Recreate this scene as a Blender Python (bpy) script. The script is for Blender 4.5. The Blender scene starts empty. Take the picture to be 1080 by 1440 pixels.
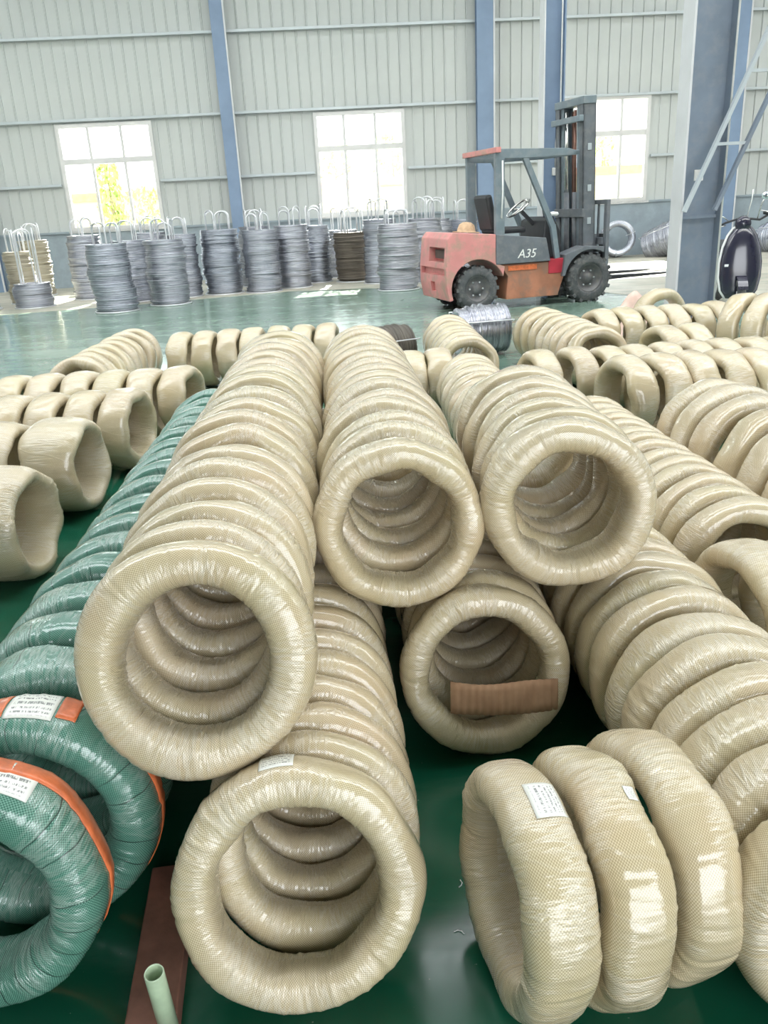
import bpy, bmesh, math, random
import numpy as np
from mathutils import Matrix, Vector, Euler
R_ = math.radians
random.seed(7)
scene = bpy.context.scene
COL = scene.collection

# ------------------------------------------------------------------ camera, light, exposure
CAM_H = 1.5
cam_d = bpy.data.cameras.new('camera'); cam = bpy.data.objects.new('camera', cam_d); COL.objects.link(cam)
cam_d.sensor_fit = 'VERTICAL'; cam_d.sensor_height = 36.0; cam_d.lens = 1150 / 1440 * 36.0
cam_d.clip_start = 0.02; cam_d.clip_end = 300
cam.matrix_world = (Matrix.Translation((0, 0, CAM_H)) @ Matrix.Rotation(R_(-3.4), 4, 'Z') @
                    Matrix.Rotation(R_(90 - 20.5), 4, 'X') @ Matrix.Rotation(R_(-3.1), 4, 'Z'))
scene.camera = cam

world = bpy.data.worlds.new('world'); scene.world = world; world.use_nodes = True
bg = world.node_tree.nodes['Background']
bg.inputs[0].default_value = (0.93, 0.97, 1.0, 1); bg.inputs[1].default_value = 1.0

sun_d = bpy.data.lights.new('sun', 'SUN'); sun_d.energy = 5.0; sun_d.angle = R_(1.0); sun_d.color = (1, .95, .84)
sun = bpy.data.objects.new('sun', sun_d); COL.objects.link(sun)
sun.rotation_euler = Vector((-.12, -math.cos(R_(31)), -math.sin(R_(31)))).to_track_quat('-Z', 'Y').to_euler()
sun.location = (4, 40, 25)

vs = scene.view_settings
vs.view_transform = 'Standard'; vs.look = 'None'; vs.gamma = 1.0; vs.use_curve_mapping = False
vs.exposure = 2.72
scene.cycles.use_denoising = True

# ------------------------------------------------------------------ material helpers
class NT:
    def __init__(s, name):
        s.m = bpy.data.materials.new(name); s.m.use_nodes = True
        s.t = s.m.node_tree; s.t.nodes.clear()
        s.out = s.t.nodes.new('ShaderNodeOutputMaterial')
    def n(s, typ, ins=None, **kw):
        nd = s.t.nodes.new('ShaderNode' + typ)
        for k, v in kw.items(): setattr(nd, k, v)
        for k, v in (ins or {}).items():
            sk = nd.inputs[k]
            if isinstance(v, bpy.types.NodeSocket): s.t.links.new(v, sk)
            else: sk.default_value = v
        return nd
    def math(s, op, a, b=0.0, c=None):
        d = {0: a, 1: b}
        if c is not None: d[2] = c
        return s.n('Math', d, operation=op).outputs[0]
    def mix(s, f, a, b, mode='MIX'):
        nd = s.n('Mix', None, data_type='RGBA', blend_type=mode)
        for k, v in ((0, f), (6, a), (7, b)):
            if isinstance(v, bpy.types.NodeSocket): s.t.links.new(v, nd.inputs[k])
            else: nd.inputs[k].default_value = (*v, 1) if isinstance(v, tuple) and len(v) == 3 else v
        return nd.outputs[2]
    def ramp(s, f, p0, p1):
        return s.n('MapRange', {0: f, 1: p0, 2: p1, 3: 0.0, 4: 1.0}, clamp=True).outputs[0]
    def noise(s, vec, scale, detail=3, rough=.55, dist=0):
        return s.n('TexNoise', {'Vector': vec, 'Scale': scale, 'Detail': detail, 'Roughness': rough, 'Distortion': dist}).outputs[0]
    def vmul(s, vec, v):
        return s.n('VectorMath', {0: vec, 1: v}, operation='MULTIPLY').outputs[0]
    def vadd(s, vec, v):
        return s.n('VectorMath', {0: vec, 1: v}, operation='ADD').outputs[0]
    def finish(s, ins, normal=None, coatn=False):
        p = s.n('BsdfPrincipled', ins)
        if normal is not None:
            s.t.links.new(normal, p.inputs['Normal'])
            if coatn: s.t.links.new(normal, p.inputs['Coat Normal'])
        s.t.links.new(p.outputs[0], s.out.inputs[0])
        return s.m
    def bump(s, h, strength, dist):
        return s.n('Bump', {'Height': h, 'Strength': strength, 'Distance': dist}).outputs[0]

def simple(name, col, rough=.5, metal=0, var=.12, scale=6, bump=0, coat=0, dirt=None, dirt_amt=.5):
    t = NT(name); tc = t.n('TexCoord').outputs['Object']
    f = t.noise(tc, scale, 5)
    a = tuple(c * (1 - var) for c in col); b = tuple(min(1, c * (1 + var)) for c in col)
    c = t.mix(t.ramp(f, .3, .7), a, b)
    if dirt: c = t.mix(t.math('MULTIPLY', t.ramp(t.noise(tc, scale * 1.7, 6, .65), .48, .62), dirt_amt), c, dirt)
    nrm = t.bump(t.noise(tc, scale * 8, 4), .3, bump) if bump else None
    ins = {'Base Color': c, 'Roughness': rough, 'Metallic': metal}
    if coat: ins['Coat Weight'] = coat; ins['Coat Roughness'] = .1
    return t.finish(ins, nrm)

def wrap_material(name, light, dark, tints, film, stitch=False):
    """woven cloth seen through a crinkled clear stretch film; uv is in metres: u round the ring, v round the tube"""
    t = NT(name)
    uv = t.n('UVMap', uv_map='UVMap').outputs[0]
    sec = t.n('SeparateXYZ', {0: t.n('UVMap', uv_map='section').outputs[0]}).outputs[1]
    inner = t.ramp(t.math('ABSOLUTE', t.math('SUBTRACT', sec, .5)), .22, .42)   # 1 on the bore of the coil, where the film puckers
    rnd = t.n('ObjectInfo').outputs['Random']
    off = t.n('CombineXYZ', {0: t.math('MULTIPLY', rnd, 37.0), 1: t.math('MULTIPLY', rnd, 19.0), 2: t.math('MULTIPLY', rnd, 53.0)}).outputs[0]
    uvo = t.vadd(uv, off)
    chk = t.n('TexChecker', {'Vector': uv, 'Scale': 360.0}).outputs['Fac']
    base = t.mix(chk, light, dark)
    # cloth tint, different from coil to coil and from patch to patch
    tn = t.noise(uvo, 2.3, 3)
    base = t.mix(t.math('MULTIPLY', t.ramp(tn, .45, .75), .6), base, tints[0], 'MULTIPLY')
    base = t.mix(t.math('MULTIPLY', t.ramp(t.noise(uvo, 4.1, 2), .5, .75), .5), base, tints[1], 'MULTIPLY')
    base = t.mix(t.math('MULTIPLY', t.math('FRACT', t.math('MULTIPLY', rnd, 7.31)), .55), base, tints[2], 'MULTIPLY')
    # film: helical turns whose lapped edges run across the tube, fine creases between them
    su = t.n('SeparateXYZ', {0: uvo})
    warp = t.noise(uvo, 5.0, 2)
    ph = t.math('ADD', t.math('ADD', t.math('MULTIPLY', su.outputs[0], 9.0), t.math('MULTIPLY', su.outputs[1], 3.0)), t.math('MULTIPLY', warp, .9))
    fr = t.math('FRACT', ph)
    lap = t.ramp(t.math('ABSOLUTE', t.math('SUBTRACT', fr, .5)), .035, 0.0)
    cr1 = t.noise(t.vmul(uvo, (95, 13, 1)), 1.0, 3, .55, .5)
    cr2 = t.noise(t.vmul(uvo, (170, 40, 1)), 1.0, 3, .6, .4)
    ridge1 = t.n('Clamp', {0: t.math('SUBTRACT', 1.0, t.math('MULTIPLY', t.math('ABSOLUTE', t.math('SUBTRACT', cr1, .5)), 9.0))}).outputs[0]
    patch = t.ramp(t.noise(uvo, 7.0, 2), .44, .60)
    crink = t.math('MULTIPLY', ridge1, t.math('MAXIMUM', t.math('MULTIPLY', patch, .8), t.math('MULTIPLY', inner, 1.6)))
    soft = t.math('MULTIPLY', t.noise(t.vmul(uvo, (22, 8, 1)), 1.0, 2), t.math('ADD', 1.0, t.math('MULTIPLY', inner, .8)))
    h = t.math('ADD', t.math('MULTIPLY', crink, .35), t.math('ADD', t.math('MULTIPLY', cr2, .10), t.math('MULTIPLY', lap, .2)))
    h = t.math('ADD', h, t.math('MULTIPLY', soft, 1.4))
    hc = t.math('ADD', t.math('MULTIPLY', soft, 1.6), t.math('ADD', t.math('MULTIPLY', crink, .7), t.math('MULTIPLY', cr2, .25)))
    milky = t.math('MULTIPLY', t.math('MAXIMUM', t.math('MULTIPLY', lap, .3), t.math('MULTIPLY', ridge1, patch)), film)
    base = t.mix(milky, base, (.88, .87, .82))
    if stitch:
        fs = t.math('FRACT', t.math('ADD', t.math('MULTIPLY', su.outputs[0], 17.0), t.math('MULTIPLY', t.noise(uvo, 7.0, 2), .8)))
        line = t.math('MULTIPLY', t.ramp(fs, .045, .02), t.ramp(t.noise(uvo, 5.0, 2), .42, .5))
        base = t.mix(t.math('MULTIPLY', line, .85), base, (.012, .03, .025))
        h = t.math('SUBTRACT', h, t.math('MULTIPLY', line, 1.0))
    p = t.n('BsdfPrincipled', {'Base Color': base, 'Roughness': .5, 'Specular IOR Level': .4, 'Coat Weight': 1.0, 'Coat Roughness': .06, 'Coat IOR': 1.68,
                               'Normal': t.bump(h, .5, .004), 'Coat Normal': t.bump(hc, .7, .005)})
    t.t.links.new(p.outputs[0], t.out.inputs[0]); return t.m

M = {}
M['cream'] = wrap_material('cream_wrap', (.68, .575, .40), (.42, .335, .205), ((.90, .95, .80), (1, .87, .82), (.93, .93, .86)), .22)
M['green'] = wrap_material('green_wrap', (.17, .345, .27), (.03, .13, .092), ((.75, .95, .9), (.9, .92, .9), (.85, .95, .95)), .22, True)
M['orange'] = simple('orange_tape', (.68, .17, .06), .4, 0, .25, 30, .002, .4)
M['wall_panel'] = simple('panel_paint', (.52, .55, .545), .45, 0, .05, .8)
M['wall_core'] = simple('panel_back', (.45, .48, .47), .6)
M['dado'] = simple('painted_low_wall', (.31, .375, .425), .6, 0, .12, 1.2, 0, 0, (.22, .26, .29), .4)
M['roof'] = simple('roof_sheet', (.55, .57, .57), .6, 0, .05, 1)
M['girt'] = simple('girt_steel', (.52, .57, .60), .4, .3, .06, 2)
M['column'] = simple('column_paint', (.20, .28, .41), .45, 0, .10, 2)
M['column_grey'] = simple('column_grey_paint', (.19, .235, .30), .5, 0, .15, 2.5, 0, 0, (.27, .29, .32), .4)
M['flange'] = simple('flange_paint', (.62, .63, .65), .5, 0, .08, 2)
M['alu'] = simple('window_frame_white', (.66, .66, .66), .4, 0, .05, 3)
M['galv'] = simple('galvanised_tube', (.75, .76, .79), .35, .6, .10, 10)
M['cable'] = simple('white_cable', (.8, .8, .8), .5)
M['red'] = simple('faded_red_paint', (.66, .27, .255), .5, 0, .14, 2.2, 0, 0, (.40, .29, .22), .75)
M['rust_orange'] = simple('worn_orange_paint', (.40, .17, .10), .6, 0, .3, 3, 0, 0, (.24, .16, .12), .6)
M['crimson'] = simple('crimson_paint', (.42, .03, .05), .45, 0, .15, 6)
M['fdark'] = simple('forklift_grey_paint', (.14, .155, .175), .5, 0, .15, 5, 0, 0, (.22, .22, .22), .5)  # greys lifted to stand in for haze, also on guard and tyres
M['guard'] = simple('guard_grey_paint', (.18, .225, .255), .45, 0, .12, 5, 0, 0, (.28, .30, .31), .4)
M['rubber'] = simple('tyre_rubber', (.08, .085, .09), .75, 0, .3, 9, .004, 0, (.20, .19, .18), .5)
M['rim'] = simple('wheel_rim', (.13, .13, .135), .5, .2, .2, 9, 0, 0, (.2, .18, .15), .5)
M['black'] = simple('black_plastic', (.03, .032, .036), .45, 0, .2, 8)
M['white'] = simple('white_paint', (.8, .8, .78), .5, 0, .05, 8)
M['chrome'] = simple('polished_rod', (.75, .74, .72), .15, 1, .05, 5)
M['lamp_grime'] = simple('grimy_recess', (.12, .09, .08), .7)
M['brown_rod'] = simple('greasy_rod', (.24, .12, .09), .4, .3, .2, 9)
M['scooter'] = simple('scooter_lacquer', (.022, .02, .04), .2, 0, .1, 5, 0, .8)
M['mirror'] = simple('mirror_glass', (.75, .8, .85), .08, 1, .02, 3)
M['pipe'] = simple('pale_green_pipe', (.42, .52, .36), .35, 0, .15, 20, 0, .3)
M['board'] = simple('brown_board', (.17, .075, .05), .8, 0, .3, 14, .003)
M['tarp'] = simple('pink_sheet', (.70, .50, .42), .6, 0, .15, 8)
M['cap'] = simple('tan_cloth', (.55, .38, .24), .8, 0, .2, 18)
M['bark'] = simple('bark', (.30, .24, .16), .9, 0, .3, 12)
M['yellow_wall'] = simple('yellow_render', (.50, .43, .22), .8, 0, .08, 2)
M['brick_red'] = simple('brick_coping', (.45, .20, .12), .8, 0, .2, 6)
M['pale_wall'] = simple('pale_render', (.42, .40, .40), .8, 0, .05, 2)
M['yard'] = simple('yard_concrete', (.75, .73, .66), .9, 0, .1, 1)

def leaf_mat():
    t = NT('leaf'); tc = t.n('TexCoord').outputs['Object']
    c = t.mix(t.ramp(t.noise(tc, 3, 3), .3, .7), (.30, .40, .14), (.50, .56, .24))
    a = t.n('BsdfDiffuse', {'Color': c}); b = t.n('BsdfTranslucent', {'Color': c})
    mx = t.n('MixShader', {0: .5, 1: a.outputs[0], 2: b.outputs[0]}); t.t.links.new(mx.outputs[0], t.out.inputs[0]); return t.m
M['leaf'] = leaf_mat()

def glass_mat():
    t = NT('window_glass')
    a = t.n('BsdfTransparent', {'Color': (.95, .97, .96, 1)}); b = t.n('BsdfGlossy', {'Color': (1, 1, 1, 1), 'Roughness': .05})
    fr = t.n('Fresnel', {'IOR': 1.45})
    mx = t.n('MixShader', {0: fr.outputs[0], 1: a.outputs[0], 2: b.outputs[0]}); t.t.links.new(mx.outputs[0], t.out.inputs[0]); return t.m
M['glass'] = glass_mat()

def floor_mat():
    t = NT('green_epoxy_floor'); tc = t.n('TexCoord').outputs['Object']
    n1 = t.noise(tc, .7, 5, .6); n2 = t.noise(tc, 5, 5, .6)
    c = t.mix(t.ramp(n1, .3, .7), (.004, .062, .032), (.006, .085, .048))
    scuff = t.ramp(t.noise(t.vmul(tc, (.5, 2.2, 1)), 1.6, 6, .65), .52, .75)
    c = t.mix(t.math('MULTIPLY', scuff, .18), c, (.17, .22, .17))
    spk = t.ramp(t.noise(tc, 85, 2), .74, .78)
    c = t.mix(t.math('MULTIPLY', spk, .4), c, (.35, .42, .36))
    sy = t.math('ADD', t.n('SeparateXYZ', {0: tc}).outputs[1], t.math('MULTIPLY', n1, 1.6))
    far_sheen = t.math('MULTIPLY', t.ramp(sy, 7.6, 9.6), t.math('ADD', .45, t.math('MULTIPLY', t.ramp(t.noise(t.vmul(tc, (.35, 1.6, 1)), 1.1, 6, .6), .35, .7), .5)))
    c = t.mix(far_sheen, c, (.30, .40, .335))  # far floor paler: sheen of the bright wall put into the colour
    r = t.math('ADD', .09, t.math('MULTIPLY', t.ramp(n2, .3, .8), .22))
    nrm = t.bump(t.noise(tc, 9, 3), .06, .003)
    return t.finish({'Base Color': c, 'Roughness': r, 'Specular IOR Level': .6}, nrm)
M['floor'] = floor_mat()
def conc_mat():
    t = NT('worn_concrete'); tc = t.n('TexCoord').outputs['Object']
    c = t.mix(t.ramp(t.noise(tc, .8, 6, .65), .35, .65), (.36, .34, .28), (.56, .53, .45))
    c = t.mix(t.math('MULTIPLY', t.ramp(t.noise(t.vmul(tc, (.6, 2, 1)), 1.3, 6, .65), .5, .62), .5), c, (.22, .27, .21))
    return t.finish({'Base Color': c, 'Roughness': .5})
M['concrete'] = conc_mat()

def wire_mat(name, a, b, metal, rough):
    t = NT(name); tc = t.n('TexCoord').outputs['Object']
    rnd = t.n('ObjectInfo').outputs['Random']
    c = t.mix(t.ramp(t.noise(t.vmul(tc, (2, 2, 34)), 1.0, 4, .7), .3, .7), a, b)
    c = t.mix(t.math('MULTIPLY', rnd, .6), c, (.72, .80, .86), 'MULTIPLY')
    h = t.n('TexWave', {'Vector': tc, 'Scale': 28.0, 'Distortion': 1.2, 'Detail': 2.0}, bands_direction='Z').outputs[1]
    return t.finish({'Base Color': c, 'Roughness': rough, 'Metallic': metal}, t.bump(h, .7, .008))
M['wire'] = wire_mat('steel_wire', (.30, .305, .35), (.68, .68, .73), .85, .27)
M['wire_tan'] = wire_mat('tan_wire', (.38, .33, .24), (.62, .56, .45), .5, .45)
M['wire_dark'] = wire_mat('rusty_dark_wire', (.10, .085, .07), (.24, .20, .16), .4, .55)

def paper_mat():
    t = NT('printed_paper'); uv = t.n('UVMap').outputs[0]
    s = t.n('SeparateXYZ', {0: uv})
    rows = t.math('FRACT', t.math('MULTIPLY', s.outputs[1], 7.0))
    rowm = t.ramp(t.math('ABSOLUTE', t.math('SUBTRACT', rows, .5)), .26, .20)
    w = t.ramp(t.noise(t.vmul(uv, (46, 7, 1)), 1.0, 1), .47, .52)
    edge = t.math('MULTIPLY', t.ramp(t.math('ABSOLUTE', t.math('SUBTRACT', s.outputs[0], .5)), .42, .40), t.ramp(t.math('ABSOLUTE', t.math('SUBTRACT', s.outputs[1], .5)), .42, .40))
    ink = t.math('MULTIPLY', t.math('MULTIPLY', rowm, w), edge)
    c = t.mix(t.math('MULTIPLY', ink, .8), (.80, .80, .74), (.10, .10, .10))
    return t.finish({'Base Color': c, 'Roughness': .45, 'Coat Weight': .6, 'Coat Roughness': .2})
M['paper'] = paper_mat()
def card_mat():
    t = NT('corrugated_card'); tc = t.n('TexCoord').outputs['Object']
    c = t.mix(t.ramp(t.noise(tc, 20, 4), .3, .7), (.36, .205, .115), (.46, .28, .165))
    return t.finish({'Base Color': c, 'Roughness': .8})
M['card'] = card_mat()

# ------------------------------------------------------------------ mesh helpers
def link(o, parent=None):
    COL.objects.link(o)
    if parent is not None: o.parent = parent
    return o
def tag(o, label=None, cat=None, group=None, kind=None):
    for k, v in (('label', label), ('category', cat), ('group', group), ('kind', kind)):
        if v: o[k] = v
    return o
def empty(name, loc=(0, 0, 0), rot=(0, 0, 0)):
    o = bpy.data.objects.new(name, None); o.location = loc; o.rotation_euler = rot; o.empty_display_size = .1
    return link(o)

class MB:
    """collects shapes into one mesh"""
    def __init__(s): s.v = []; s.f = []; s.sm = []
    def add(s, vs, fs, smooth=False):
        k = len(s.v); s.v += [tuple(p) for p in vs]; s.f += [tuple(i + k for i in f) for f in fs]; s.sm += [smooth] * len(fs); return s
    def box(s, x0, x1, y0, y1, z0, z1, bev=0):
        bm = bmesh.new(); bmesh.ops.create_cube(bm, size=1)
        for v in bm.verts: v.co = ((x0 + x1) / 2 + v.co.x * (x1 - x0), (y0 + y1) / 2 + v.co.y * (y1 - y0), (z0 + z1) / 2 + v.co.z * (z1 - z0))
        if bev: bmesh.ops.bevel(bm, geom=bm.edges[:], offset=bev, segments=2, affect='EDGES', profile=.5)
        return s.bm(bm)
    def bm(s, bm, smooth=False):
        bm.verts.index_update(); s.add([v.co[:] for v in bm.verts], [[v.index for v in f.verts] for f in bm.faces], smooth); bm.free(); return s
    def prism(s, poly, y0, y1, bev=0):
        """polygon in XZ extruded along Y"""
        bm = bmesh.new(); a = [bm.verts.new((x, y0, z)) for x, z in poly]; b = [bm.verts.new((x, y1, z)) for x, z in poly]
        n = len(poly); bm.faces.new(a); bm.faces.new(b[::-1])
        for i in range(n): bm.faces.new((a[i], b[i], b[(i + 1) % n], a[(i + 1) % n]))
        bmesh.ops.recalc_face_normals(bm, faces=bm.faces[:])
        if bev: bmesh.ops.bevel(bm, geom=bm.edges[:], offset=bev, segments=2, affect='EDGES', profile=.5)
        return s.bm(bm)
    def tube(s, path, r, n=10, cap=True, closed=False):
        P = [Vector(p) for p in path]; m = len(P); rs = r if isinstance(r, (list, tuple)) else [r] * m
        vs = []; prev = None
        for i, p in enumerate(P):
            if closed: d = P[(i + 1) % m] - P[i - 1]
            else: d = (P[min(i + 1, m - 1)] - P[max(i - 1, 0)])
            d.normalize()
            if prev is None:
                a = d.orthogonal().normalized()
            else:
                a = prev - d * prev.dot(d)
                a = a.normalized() if a.length > 1e-6 else d.orthogonal().normalized()
            prev = a; b = d.cross(a)
            for k in range(n):
                th = 2 * math.pi * k / n; vs.append(p + (a * math.cos(th) + b * math.sin(th)) * rs[i])
        fs = []
        for i in range(m if closed else m - 1):
            j = (i + 1) % m
            for k in range(n): fs.append((i * n + k, i * n + (k + 1) % n, j * n + (k + 1) % n, j * n + k))
        if cap and not closed: fs += [tuple(range(n))[::-1], tuple(range((m - 1) * n, m * n))]
        return s.add(vs, fs, True)
    def bar(s, p0, p1, wa, wb, up=(0, 0, 1)):
        """rectangular bar between two points"""
        p0 = Vector(p0); p1 = Vector(p1); d = (p1 - p0).normalized(); a = d.cross(Vector(up))
        a = a.normalized() if a.length > 1e-5 else d.orthogonal().normalized(); b = a.cross(d).normalized()
        vs = [q + a * wa / 2 * i + b * wb / 2 * j for q in (p0, p1) for i, j in ((-1, -1), (1, -1), (1, 1), (-1, 1))]
        return s.add(vs, [(0, 3, 2, 1), (4, 5, 6, 7), (0, 1, 5, 4), (1, 2, 6, 5), (2, 3, 7, 6), (3, 0, 4, 7)])
    def lathe(s, prof, n=32, axis='Z', c=(0, 0, 0), closed=False, jit=None):
        vs = []; m = len(prof)
        for i, (r, h) in enumerate(prof):
            for k in range(n):
                th = 2 * math.pi * k / n; x, y = r * math.cos(th), r * math.sin(th)
                if jit: x += jit[i][0]; y += jit[i][1]
                p = {'Z': (x, y, h), 'Y': (x, h, y), 'X': (h, x, y)}[axis]
                vs.append((p[0] + c[0], p[1] + c[1], p[2] + c[2]))
        fs = [(i * n + k, i * n + (k + 1) % n, ((i + 1) % m) * n + (k + 1) % n, ((i + 1) % m) * n + k) for i in range(m if closed else m - 1) for k in range(n)]
        return s.add(vs, fs, True)
    def mesh(s, name):
        me = bpy.data.meshes.new(name); me.from_pydata(s.v, [], s.f)
        me.polygons.foreach_set('use_smooth', s.sm)
        bm = bmesh.new(); bm.from_mesh(me); bmesh.ops.recalc_face_normals(bm, faces=bm.faces[:]); bm.to_mesh(me); bm.free()
        me.update(); return me
    def build(s, name, mat, parent=None, loc=None, rot=None):
        me = s.mesh(name); me.materials.append(M[mat] if isinstance(mat, str) else mat)
        o = bpy.data.objects.new(name, me)
        if loc: o.location = loc
        if rot: o.rotation_euler = rot
        return link(o, parent)

def cut(o, boxes):
    """sink pockets into a mesh object"""
    b = MB()
    for q in boxes: b.box(*q)
    c = b.build('cutter', 'black'); c.parent = o.parent
    md = o.modifiers.new('cut', 'BOOLEAN'); md.object = c; md.operation = 'DIFFERENCE'; md.solver = 'EXACT'
    bpy.context.view_layer.update()
    dg = bpy.context.evaluated_depsgraph_get(); me = bpy.data.meshes.new_from_object(o.evaluated_get(dg))
    o.modifiers.clear(); o.data = me; bpy.data.objects.remove(c)

# ------------------------------------------------------------------ the setting
WY = 21.4; X0, X1, WH = -13.0, 19.0, 13.4
WIN = [(-11.84, -9.63, 1.30, 3.63), (-5.87, -3.66, 1.30, 3.63), (0.10, 2.26, 1.33, 3.63), (6.10, 8.24, 1.30, 3.69)]  # first window is out of view, added for light and reflection at the left
MB().add([(-14, -5, 0), (20, -5, 0), (20, WY, 0), (-14, WY, 0), (-14, -5, -.2), (20, -5, -.2), (20, WY, -.2), (-14, WY, -.2)],
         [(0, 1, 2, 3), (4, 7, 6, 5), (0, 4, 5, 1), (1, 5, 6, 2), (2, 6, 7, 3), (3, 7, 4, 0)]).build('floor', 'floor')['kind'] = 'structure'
fa = MB().prism([(0, 0), (1, 0), (1, 1), (0, 1)], 0, 1)
# worn concrete strip along the wall, widening at the right where the lift truck turns
poly = [(-14, 15.7), (-6.5, 15.5), (-3.2, 16.1), (-.6, 16.9), (1.0, 16.5), (2.8, 15.3), (4.5, 13.6), (5.2, 11.5), (6.0, 10.2), (9, 9.4), (20, 9.0), (20, WY), (-14, WY)]
bm = bmesh.new(); vv = [bm.verts.new((x, y, .004)) for x, y in poly]; bm.faces.new(vv)
ex = bmesh.ops.extrude_face_region(bm, geom=bm.faces[:]); bmesh.ops.translate(bm, verts=[v for v in ex['geom'] if isinstance(v, bmesh.types.BMVert)], vec=(0, 0, -.004))
MB().bm(bm).build('floor_concrete', 'concrete')['kind'] = 'structure'

wb = MB(); xs = [X0] + [q for w in WIN for q in w[:2]] + [X1]
for i in range(0, len(xs), 2): wb.box(xs[i], xs[i + 1], WY, WY + .12, 0, WH)
for w in WIN: wb.box(w[0], w[1], WY, WY + .12, 0, w[2]); wb.box(w[0], w[1], WY, WY + .12, w[3], WH)
wall = wb.build('wall_back', 'wall_core'); wall['kind'] = 'structure'
# profiled sheet panels, one object each
PITCH = .262
def panel_mesh(z0, z1):
    # flat sheet with a raised standing seam at its left edge
    sec = [(0, 0), (0, -.030), (.022, -.034), (.030, -.012), (PITCH - .012, -.012), (PITCH - .004, -.004), (PITCH - .004, 0)]
    b = MB(); n = len(sec)
    vs = [(x, y, z) for z in (z0, z1) for x, y in sec]
    fs = [(i, (i + 1) % n, n + (i + 1) % n, n + i) for i in range(n)] + [tuple(range(n)), tuple(range(n, 2 * n))[::-1]]
    me = b.add(vs, fs).mesh('panel'); me.materials.append(M['wall_panel']); return me
full = panel_mesh(1.28, WH); part_cache = {}
k = 0; x = X0
while x < X1 - PITCH:
    me = full
    for w in WIN:
        if x + PITCH > w[0] and x < w[1]:
            key = round(w[3], 2)
            if key not in part_cache: part_cache[key] = panel_mesh(w[3], WH)
            me = part_cache[key]
            # a sliver of sheet between a window jamb and the nearest seam
    o = bpy.data.objects.new('panel', me); o.location = (x, WY - .002, 0); link(o, wall)
    x += PITCH; k += 1
for w in WIN:   # jamb sheets closing the strip beside each window
    for a, b in ((w[0] - PITCH, w[0]), (w[1], w[1] + PITCH)):
        MB().box(a, b, WY - .010, WY - .003, 1.28, w[3] + .02).build('jamb_sheet', 'wall_panel', wall)
lw = MB().box(X0, X1, WY - .09, WY - .001, 0, 1.255).build('wall_base', 'dado'); lw['kind'] = 'structure'
tr = MB().box(X0, X1, WY - .13, WY - .001, 1.255, 1.30).build('trim_1', 'dado'); tr['kind'] = 'structure'
# horizontal girts, interrupted by windows and columns
n = 2
for z in (2.33, 3.70, 5.37, 7.0, 8.7, 10.4):
    segs = [X0] + ([q for w in WIN for q in (w[0] - .05, w[1] + .05)] if z < 3.6 else []) + [X1]
    for i in range(0, len(segs), 2):
        g = MB().box(segs[i], segs[i + 1], WY - .115, WY - .036, z - .03, z + .03, .008).build('trim_%d' % n, 'girt'); g['kind'] = 'structure'; n += 1

for i, (a, b, z0, z1) in enumerate(WIN):
    root = empty('window_%d' % (i + 1), ((a + b) / 2, WY - .02, z0)); root['kind'] = 'structure'
    W = b - a; H = z1 - z0; t = .085
    f = MB().box(-W / 2, W / 2, -.06, .06, 0, t).box(-W / 2, W / 2, -.06, .06, H - t, H).box(-W / 2, -W / 2 + t, -.06, .06, t, H - t).box(W / 2 - t, W / 2, -.06, .06, t, H - t)
    f.build('window_frame', 'alu', root)
    MB().box(-W / 2 - .06, W / 2 + .06, -.11, .05, -.05, 0).build('window_sill', 'alu', root)
    zr = H * .655
    MB().box(-W / 2 + t, W / 2 - t, -.05, .05, zr - .06, zr + .06).build('transom', 'alu', root)
    xsn = [-W / 2 + t, -W / 6 - .01, W / 6 + .01, W / 2 - t]
    for xm in xsn[1:3]:
        MB().box(xm - .03, xm + .03, -.045, .045, t, zr - .045).build('mullion', 'alu', root)
        MB().box(xm - .03, xm + .03, -.045, .045, zr + .045, H - t).build('mullion', 'alu', root)
    for j in range(3):
        for q0, q1 in ((t, zr - .045), (zr + .045, H - t)):
            MB().box(xsn[j] + (.022 if j else 0), xsn[j + 1] - (.022 if j < 2 else 0), -.004, .004, q0, q1).build('pane', 'glass', root)

def h_column(x, y, wx, dy, h, label, name='steel_column', fl=.022, web='column_grey', flm='flange', zb=0, side=None):
    r = empty(name, (x, y, zb)); tag(r, label, 'column', 'steel columns of the hall')
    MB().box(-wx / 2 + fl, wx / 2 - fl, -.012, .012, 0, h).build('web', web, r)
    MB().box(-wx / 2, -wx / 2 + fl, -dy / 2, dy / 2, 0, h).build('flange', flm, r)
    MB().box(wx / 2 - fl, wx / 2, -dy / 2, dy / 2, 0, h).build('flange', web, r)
    bp = MB().box(-wx / 2 - .08, wx / 2 + .08, -dy / 2 - .08, dy / 2 + .08, 0, .025).build('base_plate', web, r)
    for sx in (-1, 1):
        for sy in (-1, 1): MB().lathe([(0, .06), (.018, .06), (.018, .025), (0, .025)], 6, 'Z', (sx * (wx / 2 + .04), sy * (dy / 2 + .04), 0)).build('anchor_bolt', web, bp)
    return r
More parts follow.
